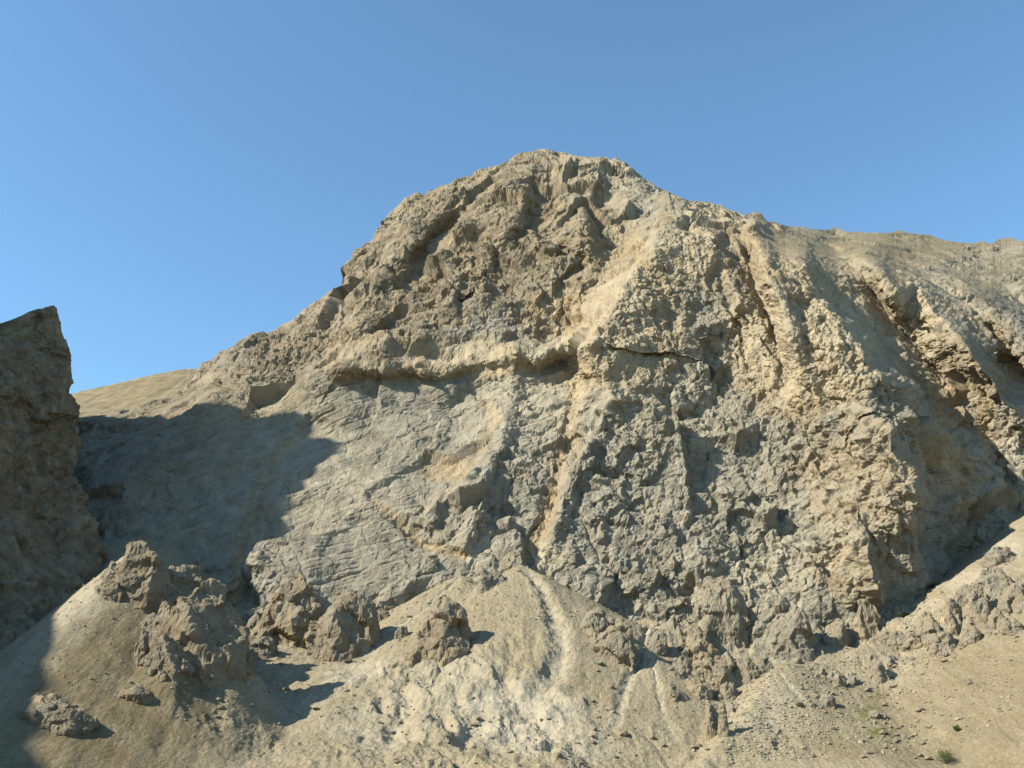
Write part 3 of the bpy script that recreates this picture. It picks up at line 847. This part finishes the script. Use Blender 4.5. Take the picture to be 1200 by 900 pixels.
# =====================================================================================
#  FAR HILL in the gap, and the valley floor
# =====================================================================================
def far_hill():
    cols = np.linspace(-60, 330, 300); v = np.linspace(0, 1, 120)
    rl = np.interp(cols, [-60, 60, 95, 150, 180, 200, 215, 222, 240, 258, 330], [486, 468, 459, 447, 440, 436, 433.5, 432.5, 433, 440, 470])
    PX = np.broadcast_to(cols, (120, 300)).copy()
    PY = 540 + (rl - 540)[None] * v[:, None]
    Y = 720 + 330 * v[:, None] ** 1.1 + 0 * PX + 0.25 * (PX - 150)
    u, t = bearing(PX, PY)
    P = np.stack([u * Y, Y, t * Y], -1)
    bk = np.arange(1, 25)[:, None, None] * 12.0
    B = P[-1:] + np.concatenate([0 * bk, bk, -0.25 * bk - 0.0006 * bk * bk], -1)
    P = np.concatenate([P, B])
    q = P.reshape(-1, 3)
    d = 5 * fbm(q / 70, 4, 801) + 2.5 * fbm(q / 14, 4, 811, .6) + 5 * fbm(np.c_[q[:, 0] / 18, q[:, 1] / 90, 0 * q[:, 0]], 3, 815, .5, 2.1, 'r') + 3 * sst(.1, .4, fbm(q / 40, 3, 821)) * fbm(q / 12, 3, 831, .6, 2.1, 'b')
    P[..., 2] += d.reshape(P.shape[:2]) * np.concatenate([0.25 + 0 * v, np.ones(24) * .25])[:, None]
    me = make_mesh('hill', P, grid_faces(*P.shape[:2]), M_HILL, smooth=True)
    tag(link('hill', me), 'smooth brown grassy hill far behind the gap', 'hill', kind='structure')


far_hill()

gx = np.concatenate([np.linspace(-6000, -500, 12), np.linspace(-400, 400, 41), np.linspace(500, 6000, 12)])
AX, AY = np.meshgrid(gx, gx)
az = -26.6 + 24.6 * (1 - sst(10, 70, AY)) + 0.25 * perlin(np.c_[AX.ravel() / 60, AY.ravel() / 60, 0 * AX.ravel()], 5).reshape(AX.shape)
tag(link('ground', make_mesh('ground', np.stack([AX, AY, az], -1), grid_faces(*AX.shape), M_GROUND)), 'flat dusty valley floor', 'ground', kind='structure')


# =====================================================================================
#  ROCKS that stand free of the slope
# =====================================================================================
def ico(sub):
    bm = bmesh.new(); bmesh.ops.create_icosphere(bm, subdivisions=sub, radius=1.0)
    V = np.array([v.co[:] for v in bm.verts]); Fc = np.array([[v.index for v in f.verts] for f in bm.faces])
    bm.free()
    return V, Fc


ICO = {s: ico(s) for s in (2, 3, 5, 6)}


def tri_normals(V, Fc):
    fn = np.cross(V[Fc[:, 1]] - V[Fc[:, 0]], V[Fc[:, 2]] - V[Fc[:, 0]])
    n = np.zeros_like(V)
    for k in range(3):
        np.add.at(n, Fc[:, k], fn)
    return n / np.maximum(np.linalg.norm(n, axis=1, keepdims=True), 1e-9)


def rock_mesh(name, w, d, hgt, seed, sub=5, peak=0.5, lean=0.0, och=0.4, pits=0.5, mat=None, brown=0.25):
    """broken limestone block: w x d footprint, hgt above its foot, sunk a little below it"""
    V, Fc = ICO[sub]
    n = V.copy()
    r = np.random.default_rng(seed)
    # cut the ball with a few planes to get flat broken faces
    rad = np.ones(len(V)) * 1.15
    for k in range(9):
        a = r.normal(size=3); a[2] = a[2] * 0.7 + 0.1; a /= np.linalg.norm(a)
        c = n @ a
        rad = np.minimum(rad, np.where(c > 0.05, r.uniform(0.62, 0.98) / np.maximum(c, 0.05), 9))
    V = n * rad[:, None]
    zz = np.clip(V[:, 2], 0, 1.2)
    tp = 1 - 0.5 * peak * zz ** 1.3
    V[:, 0] *= tp; V[:, 1] *= tp
    V[:, 0] += lean * zz
    V = V * [w / 2, d / 2, hgt * 1.0]
    if sub >= 5:
        V[:, 2] = np.where(V[:, 2] < 0, V[:, 2] * 0.45, hgt * (np.maximum(V[:, 2], 0) / hgt) ** 0.85)
    else:
        V[:, 2] = V[:, 2] * 0.52 + 0.40 * hgt
    s = min(w, hgt * 1.6)
    so = np.array([seed * 13.7, seed * 7.1, seed * 3.3])
    if sub >= 5:
        for amp_, fn in ((1, lambda q: s * 0.03 * fbm(q / (s * .5), 2, seed, .5, 2.1, 'r') + 0.42 * facets(q, s * 0.36, seed + 3, .5, .22, 0, .08)),
                         (1, lambda q: 0.34 * facets(q, s * 0.14, seed + 5, .5, .25, .15 * pits, .08) + s * 0.008 * fbm(q / (s * .14), 3, seed + 7, .6, 2.1, 'b')),
                         (1, lambda q: 0.3 * facets(q, s * .05, seed + 9, .5, .3))):
            nn = tri_normals(V, Fc)
            V = V + nn * fn(V + so)[:, None]
    else:
        nn = tri_normals(V, Fc)
        V = V + nn * (0.35 * facets(V + so, s * 0.45, seed + 3, .5, .3) + s * .05 * perlin((V + so) / (s * .3), seed))[:, None]
    q = V + so
    oc = np.clip(och + 0.25 * fbm(q / max(s * .5, .5), 2, seed + 11) + 0.5 * np.clip(-tri_normals(V, Fc)[:, 2] + 0.1, 0, 1), 0, 1)
    return make_mesh(name, V, Fc, mat or M_ROCK, {'ochre': oc, 'pale': 0 * oc, 'dust': 0 * oc, 'brown': brown + 0 * oc}, smooth=False)


def place_rock(name, px, py, wpx, hpx, label, cat, seed, dep=0.9, sub=5, rot=0.0, group=None, **kw):
    p = hit(px, py)
    m = math.sqrt((p ** 2).sum()) / FPX
    w, hgt = wpx * m, hpx * m
    me = rock_mesh(name, w * (1.12 if sub > 4 else 1), w * dep, hgt * (1.25 if sub > 4 else 1), seed, sub, **kw)
    o = link(name, me)
    cy_ = p[1] + w * dep * 0.30
    o.location = (p[0], cy_, min(p[2], float(HF(p[0], cy_))) + (0.02 if sub < 5 else -0.24 * hgt))
    o.rotation_euler = (0, 0, rot)
    return tag(o, label, cat, group)


# foot pixel, width, height
OUTCROPS = [
    (514, 770, 74, 62, 'dark rock outcrop standing alone on the left flank of the big scree cone', dict(peak=.45, lean=-.12, och=.5, seed=11)),
    (400, 770, 76, 66, 'lumpy rock outcrop left of the scree cone with an ochre shaded side', dict(peak=.5, lean=.1, och=.4, seed=12)),
    (342, 756, 94, 76, 'tall tapering rock outcrop under the strata slabs, ochre at its foot', dict(peak=.55, lean=.12, och=.5, seed=13)),
    (240, 782, 84, 90, 'big pitted rock outcrop on the right shoulder of the brown knoll', dict(peak=.35, lean=-.1, och=.45, seed=14)),
    (148, 704, 74, 58, 'craggy rock outcrop crowning the brown knoll with a small finger on top', dict(peak=.6, lean=.1, och=.35, seed=15)),
    (206, 718, 58, 52, 'dim rounded rock outcrop between the knoll top and the big pitted outcrop', dict(peak=.4, och=.3, seed=16)),
    (164, 776, 17, 30, 'small pointed rock fin standing up from the smooth brown knoll', dict(peak=.7, och=.4, seed=17)),
    (192, 790, 46, 40, 'low broken rock outcrop at the foot of the big pitted outcrop', dict(peak=.4, och=.3, seed=18)),
    (572, 690, 36, 20, 'small grey rock outcrop half buried under the scree cone apex', dict(peak=.3, och=.05, seed=19)),
    (850, 754, 58, 62, 'spiky rock outcrop with a rounded head above the narrow scree chute', dict(peak=.5, lean=.1, och=.35, seed=20)),
    (880, 756, 26, 36, 'small pale toothed rock leaning on the spiky outcrop', dict(peak=.6, lean=.1, och=.6, seed=21)),
    (928, 772, 64, 58, 'broad grey domed rock outcrop right of the narrow scree chute', dict(peak=.35, och=.08, seed=22)),
    (1022, 748, 30, 36, 'squared ochre rock block with one dark side below the cliff', dict(peak=.2, och=.55, seed=23)),
    (836, 862, 20, 44, 'leaning rock pinnacle beside the lit edge of the right scree fan', dict(peak=.6, lean=.1, och=.5, seed=24)),
    (850, 862, 11, 30, 'thin rock fin tucked against the right of the leaning pinnacle', dict(peak=.6, och=.45, seed=25)),
    (1052, 757, 46, 13, 'flat overhanging rock slab lying above the sandy right slope', dict(peak=.1, och=.25, seed=26)),
    (722, 775, 58, 44, 'rough rock outcrop left of the narrow white chute', dict(peak=.4, och=.35, seed=27)),
    (804, 792, 38, 36, 'dark grey rock outcrop on the rubble right of the narrow white chute', dict(peak=.4, och=.0, seed=28)),
    (838, 794, 50, 38, 'tan broken outcrop below the spiky outcrop', dict(peak=.4, och=.5, seed=29)),
    (56, 848, 72, 19, 'dark ledge of rock at the lower left of the brown knoll', dict(peak=.3, och=.1, seed=30)),
    (160, 820, 40, 13, 'low rock ledge across the middle of the smooth brown knoll', dict(peak=.2, och=.3, seed=31)),
    (1092, 748, 30, 30, 'leftmost jagged outcrop on the crest of the right slope', dict(peak=.5, lean=.15, och=.45, seed=32)),
    (1122, 738, 30, 28, 'second jagged outcrop along the crest of the right slope', dict(peak=.5, lean=.15, och=.45, seed=33)),
    (1152, 724, 28, 30, 'ribbed jagged outcrop in the middle of the right slope rocks', dict(peak=.5, lean=.1, och=.4, seed=34)),
    (1192, 716, 34, 26, 'jagged outcrop at the right edge of the picture', dict(peak=.4, och=.3, seed=35)),
    (1168, 690, 34, 22, 'grey weathered outcrop just below the sandy crest on the right', dict(peak=.4, och=.1, seed=36)),
    (1178, 658, 32, 14, 'small dark outcrop high on the sandy crest at the right', dict(peak=.4, och=.2, seed=37)),
    (1112, 762, 34, 18, 'low broken outcrop under the jagged crest rocks', dict(peak=.4, och=.35, seed=38)),
    (1140, 752, 26, 16, 'low rock cluster stepping down into the smooth sandy slope', dict(peak=.4, och=.35, seed=39)),
    (1195, 740, 24, 12, 'low worn outcrop in the smooth slope near the right edge', dict(peak=.3, och=.3, seed=40)),
    (985, 752, 28, 24, 'tan cracked outcrop left of the squared block', dict(peak=.4, och=.4, seed=41)),
    (1030, 800, 22, 26, 'steep little outcrop below the flat overhanging slab', dict(peak=.5, och=.3, seed=42)),
    (1010, 728, 24, 16, 'grey stepped rock at the foot of the cliff behind the squared block', dict(peak=.3, och=.15, seed=43)),
    (420, 742, 22, 14, 'rounded grey rock behind the lumpy outcrop', dict(peak=.3, och=.05, seed=44)),
    (445, 728, 20, 12, 'small pale rock on the edge of the scree below the slabs', dict(peak=.3, och=.1, seed=45)),
    (372, 772, 26, 14, 'small grey rock pile left of the lumpy outcrop', dict(peak=.3, och=.1, seed=46)),
    (310, 770, 40, 20, 'low grey slab outcrop above the small dark hollow', dict(peak=.3, och=.1, seed=47)),
    (775, 768, 26, 22, 'small grey outcrop just right of the top of the narrow white chute', dict(peak=.4, och=.2, seed=49)),
    (820, 768, 36, 30, 'cracked tan outcrop on the rubble left of the spiky outcrop', dict(peak=.35, och=.45, seed=50)),
    (872, 796, 38, 28, 'broad low outcrop under the spiky outcrop, above the sandy fan', dict(peak=.3, och=.4, seed=51)),
    (792, 822, 24, 18, 'lowest grey outcrop on the rubble slope beside the narrow cone', dict(peak=.35, och=.15, seed=52)),
    (818, 816, 30, 22, 'tan ribbed outcrop above the leaning pinnacle', dict(peak=.4, och=.5, seed=53)),
    (856, 822, 28, 20, 'brown broken outcrop between the leaning pinnacle and the sandy fan top', dict(peak=.35, och=.4, seed=54)),
    (832, 742, 32, 34, 'tall grey outcrop against the cliff left of the rounded head', dict(peak=.45, och=.2, seed=55)),
    (896, 790, 20, 16, 'small dark outcrop at the top of the sandy fan', dict(peak=.3, och=.1, seed=56)),
    (272, 776, 34, 24, 'dark outcrop in the hollow between the big pitted and the tall tapering outcrop', dict(peak=.35, och=.3, seed=57)),
    (300, 742, 40, 30, 'shaded grey outcrop at the cliff foot left of the tall tapering outcrop', dict(peak=.35, och=.1, seed=58)),
    (182, 748, 44, 34, 'rubbly outcrop below the top of the brown knoll', dict(peak=.35, och=.3, seed=59)),
    (228, 694, 34, 30, 'shaded outcrop on the back edge of the knoll beside the cliff shadow', dict(peak=.4, och=.2, seed=60)),
    (124, 700, 24, 22, 'ochre outcrop at the left end of the knoll crest beside the pale chute', dict(peak=.4, och=.6, seed=61)),
    (1076, 758, 24, 20, 'small ribbed outcrop at the lower left end of the jagged crest', dict(peak=.4, och=.4, seed=62)),
    (1136, 712, 26, 20, 'dark notched outcrop behind the ribbed jagged outcrop', dict(peak=.4, lean=.1, och=.2, seed=63)),
    (1174, 738, 24, 18, 'brown toothed outcrop below the jagged outcrop at the right edge', dict(peak=.45, och=.4, seed=64)),
    (470, 748, 18, 12, 'low grey rock on the left edge of the big scree cone', dict(peak=.3, och=.1, seed=65)),
    (700, 742, 30, 24, 'grey lumpy outcrop where the big scree cone meets the cliff on its right', dict(peak=.35, och=.15, seed=66)),
    (235, 798, 22, 18, 'ochre rock knob at the very foot of the big pitted outcrop', dict(peak=.3, och=.7, seed=48)),
]
for px, py, w, hh, lab, kw in OUTCROPS:
    kw['brown'] = 0.65 if px < 300 else 0.5 if px < 530 else 0.3
    place_rock('rock_outcrop', px, py, w, hh, lab, 'rock outcrop', dep=1.0 if hh > 20 else 0.7, sub=6 if w > 45 else 5, rot=0.0, **kw)

BOULDERS = [
    (973, 830, 17, 19, 'dark upright boulder casting shade on the right scree fan', .1),
    (985, 806, 15, 15, 'large pale boulder in the cluster above the dark upright boulder', .3),
    (976, 800, 9, 12, 'dark boulder on the left of the boulder cluster', .1),
    (1000, 803, 11, 14, 'dark blocky boulder on the right of the boulder cluster', .1),
    (964, 790, 8, 8, 'small pale boulder above and left of the boulder cluster', .2),
    (1027, 843, 13, 10, 'pale boulder between the green patches on the sandy slope', .2),
    (1037, 843, 9, 7, 'flat grey boulder touching the pale one between the green patches', .0),
    (1039, 796, 6, 10, 'upright slim boulder on the slope below the flat slab', .3),
    (1137, 802, 7, 6, 'lone dark boulder on the smooth right slope at the head of the zigzag', .0),
    (1080, 834, 9, 4, 'thin pale slab lying alone on the smooth right slope', .1),
    (953, 829, 6, 5, 'small boulder at the left foot of the dark upright boulder', .2),
    (1061, 866, 14, 5, 'flat pale boulder below the long green patch', .2),
    (953, 888, 5, 5, 'small dark boulder at the bottom of the right slope', .0),
    (655, 888, 10, 6, 'angular boulder in the white gully at the bottom of the cones', .5),
    (462, 783, 8, 7, 'rounded boulder on the scree below the lone dark outcrop', .2),
    (917, 773, 5, 10, 'dark pointed boulder in the narrow chute beside the domed outcrop', .0),
    (935, 778, 12, 7, 'flat boulder at the foot of the domed outcrop', .2),
    (1110, 770, 7, 7, 'dark boulder under the low broken outcrop', .0),
]
for k, (px, py, w, hh, lab, oc) in enumerate(BOULDERS):
    place_rock('boulder', px, py, w, hh, lab, 'boulder', 900 + k, dep=0.9, sub=3, rot=k * 1.3, peak=.25, och=oc)

# loose stones one can still tell apart: shared meshes, one object each
stone_me = [rock_mesh('stone', 1, 1, .6, 950 + k, 2, peak=.2, och=.15 + .1 * k) for k in range(5)]
r = np.random.default_rng(3)
FIELDS = [((940, 1060), (770, 830), 60, 'loose stones below the cliff on the right', 'pale loose stone in the rubble under the flat slab'),
          ((1010, 1090), (850, 895), 45, 'loose stones at the foot of the right slope', 'small stone scattered near the green patches'),
          ((330, 480), (770, 850), 35, 'loose stones on the left cone', 'small stone lying on the left part of the scree cone'),
          ((690, 830), (780, 890), 35, 'loose stones on the narrow cone', 'small stone lying around the narrow middle cone'),
          ((1050, 1200), (690, 780), 40, 'loose stones among the crest rocks', 'small stone among the jagged rocks of the right crest'),
          ((420, 720), (840, 896), 45, 'loose stones at the bottom of the white gullies', 'small stone on the white gullied silt at the bottom'),
          ((240, 330), (770, 860), 25, 'loose stones in the hollow right of the knoll', 'small stone in the hollow right of the brown knoll')]
for (x0, x1), (y0, y1), n, grp, lab in FIELDS:
    for k in range(n):
        p = hit(r.uniform(x0, x1), r.uniform(y0, y1))
        o = link('stone', stone_me[k % 5])
        s = float(np.clip(r.lognormal(0.0, 0.5), .4, 3.0))
        o.location = (p[0], p[1], float(HF(p[0], p[1])) + 0.02 * s)
        o.scale = (s * r.uniform(.8, 1.5), s, s * r.uniform(.6, 1.1)); o.rotation_euler = (0, 0, r.uniform(0, 6))
        tag(o, lab, 'stone', grp)


# gravel: what nobody could count
def gravel():
    V, Fc = ICO[2]
    V = V[:]; vs, fs, oc = [], [], []
    base = 0
    rr = np.random.default_rng(5)
    n = 6000
    for k in range(n):
        if k < 1500:
            px, py = rr.normal(905, 40), rr.uniform(790, 895)
        elif k < 2000:
            px, py = rr.uniform(250, 760), rr.uniform(700, 895)
        elif k < 4000:
            px, py = rr.uniform(180, 1180), 700 - abs(rr.normal(0, 22)) + 40
        elif k < 4700:
            px, py = rr.uniform(0, 330), rr.uniform(690, 895)
        else:
            px, py = rr.uniform(940, 1200), rr.uniform(740, 895)
        u, t = bearing(px, py)
        y = (300 + (895 - py) * 0.6) if not 2000 <= k < 4000 else rr.uniform(378, 432)
        p = np.array([u * y, y])
        s = float(np.clip(rr.lognormal(-1.15, .4), .12, .8))
        bv, bf = ICOS2
        v = bv * [s * rr.uniform(.7, 1.4), s, s * .7] * (1 + .25 * rr.normal(size=(len(bv), 1)))
        v = v + [p[0], p[1], float(HF(p[0], p[1])) + .1 * s]
        vs.append(v); fs.append(bf + base); base += len(v)
        oc.append(np.full(len(v), rr.uniform(.1, .6)))
    oc = np.concatenate(oc)
    me = make_mesh('gravel', np.concatenate(vs), np.concatenate(fs), M_ROCK, {'ochre': oc, 'pale': .35 + oc * .6, 'dust': 0 * oc, 'brown': 0 * oc}, smooth=False)
    tag(link('gravel', me), 'coarse gravel strewn over the scree', 'gravel', kind='stuff')


ICOS2 = ico(1)
gravel()


# =====================================================================================
#  PLANTS
# =====================================================================================
def shrub(px, py, wpx, hpx, label, seed):
    p = hit(px, py)
    m = math.sqrt((p ** 2).sum()) / FPX
    w, hgt = wpx * m, hpx * m
    rr = np.random.default_rng(seed)
    root = bpy.data.objects.new('shrub', None); COL.objects.link(root)
    root.location = (p[0], p[1], float(HF(p[0], p[1])) - 0.05)
    tag(root, label, 'shrub', 'shrubs on the sandy slope')
    lv, lf, sv, sf = [], [], [], []
    tips = []
    for k in range(int(16 + w * 3)):
        a = rr.uniform(0, 6.283); e = rr.uniform(0.15, 1.0)
        tip = np.array([math.cos(a) * w * .5 * e, math.sin(a) * w * .4 * e, hgt * rr.uniform(.45, 1.0) * (1 - .35 * e)])
        tips.append(tip)
        b = np.array([math.cos(a), math.sin(a), 0]) * .08
        sd = np.array([-math.sin(a), math.cos(a), 0]) * .035
        i = len(sv)
        sv += [b - sd, b + sd, b * 1.5 + [0, 0, .04], tip]
        sf += [(i, i + 1, i + 3), (i + 1, i + 2, i + 3), (i + 2, i, i + 3)]
    for tip in tips:
        for k in range(46):
            c = tip * rr.uniform(.55, 1.08) + rr.normal(size=3) * [w * .06, w * .06, hgt * .09]
            c[2] = max(c[2], .05)
            L = rr.uniform(.10, .22)
            d = rr.normal(size=3); d /= np.linalg.norm(d)
            e = np.cross(d, rr.normal(size=3)); e /= np.linalg.norm(e)
            i = len(lv)
            lv += [c - d * L, c + e * L * .4, c + d * L, c - e * L * .4]
            lf.append((i, i + 1, i + 2, i + 3))
    link('stem', make_mesh('stem', np.array(sv), np.array(sf), M_STEM, smooth=False), root)
    link('foliage', make_mesh('foliage', np.array(lv), np.array(lf), M_LEAF, smooth=False), root)


shrub(1107, 895, 25, 15, 'round dark green shrub near the bottom right corner', 1)
shrub(1122, 857, 7, 7, 'tiny green shrub at the foot of the zigzag on the smooth slope', 2)
shrub(938, 828, 11, 5, 'flat dark shrub on the right scree fan', 3)
shrub(1061, 722, 14, 4, 'flat green shrub on the ledge under the shaded cliff', 4)
shrub(705, 780, 9, 4, 'low dark shrub on the scree left of the narrow cone', 5)
shrub(370, 832, 10, 3, 'low dark shrub on the pale slope right of the brown knoll', 6)


def grass():
    rr = np.random.default_rng(9)
    vs, fs = [], []
    for cx, cy, rx, ry, n in ((1032, 858, 16, 5, 800), (1030, 815, 10, 6, 380), (1012, 838, 10, 7, 380), (1022, 832, 14, 3, 260), (1065, 722, 8, 2, 140), (742, 765, 4, 6, 90), (900, 750, 6, 3, 100), (690, 815, 30, 30, 200), (330, 840, 60, 12, 260), (1110, 780, 60, 40, 200), (640, 860, 60, 10, 120), (1000, 870, 60, 16, 260), (450, 880, 80, 14, 160), (150, 850, 70, 22, 200), (800, 850, 40, 30, 160), (300, 790, 30, 20, 120)):
        for k in range(n):
            a = rr.normal(cx, rx * .55); b = rr.normal(cy, ry * .55)
            if k % 12 == 0:
                p = hit(a, b)
            q = p + [rr.normal() * .7, rr.normal() * .7, 0]
            z = float(HF(q[0], q[1]))
            hgt = rr.uniform(.25, .6); an = rr.uniform(0, 6.28)
            d = np.array([math.cos(an), math.sin(an), 0]) * rr.uniform(.05, .10)
            l = rr.normal(size=2) * .18
            i = len(vs)
            vs += [(q[0] - d[0], q[1] - d[1], z - .05), (q[0] + d[0], q[1] + d[1], z - .05), (q[0] + l[0], q[1] + l[1], z + hgt)]
            fs.append((i, i + 1, i + 2))
    tag(link('grass', make_mesh('grass', np.array(vs), np.array(fs), M_GRASS, smooth=False)), 'thin green grass in patches on the slope', 'grass', kind='stuff')


grass()

# =====================================================================================
#  SKY, SUN, CAMERA
# =====================================================================================
world = bpy.data.worlds.new('World'); scene.world = world
world.use_nodes = True
nt = world.node_tree; nt.nodes.clear()
sky = nt.nodes.new('ShaderNodeTexSky'); sky.sky_type = 'NISHITA'; sky.sun_disc = False
sky.sun_elevation = SUN_EL
sky.sun_rotation = math.atan2(SUN[0], SUN[1])
sky.altitude = 2200; sky.air_density = 1.0; sky.dust_density = 1.0; sky.ozone_density = 0.8
bg = nt.nodes.new('ShaderNodeBackground'); bg.inputs[1].default_value = 0.110
wo = nt.nodes.new('ShaderNodeOutputWorld')
nt.links.new(mixc(nt, 1.0, sky.outputs[0], (0.83, 1.07, 1.07), 'MULTIPLY'), bg.inputs[0]); nt.links.new(bg.outputs[0], wo.inputs[0])

sl = bpy.data.lights.new('sun', 'SUN'); sl.energy = 4.8; sl.angle = math.radians(0.53); sl.color = (1.0, 0.925, 0.76)
so_ = link('sun', sl)
from mathutils import Vector
so_.rotation_euler = Vector(SUN).to_track_quat('Z', 'Y').to_euler()
so_.location = (-300, -100, 400)

cam = bpy.data.cameras.new('camera'); cam.sensor_width = 36; cam.lens = 18 / math.tan(HFOV / 2)
cam.clip_end = 20000; cam.clip_start = 0.5
co_ = link('camera', cam)
co_.rotation_euler = (math.pi / 2 + PITCH, 0, 0)
scene.camera = co_

scene.view_settings.view_transform = 'Standard'
scene.view_settings.look = 'None'
scene.view_settings.gamma = 1.0
scene.view_settings.use_curve_mapping = False
scene.view_settings.exposure = 1.2
scene.cycles.max_bounces = 6
scene.cycles.diffuse_bounces = 5
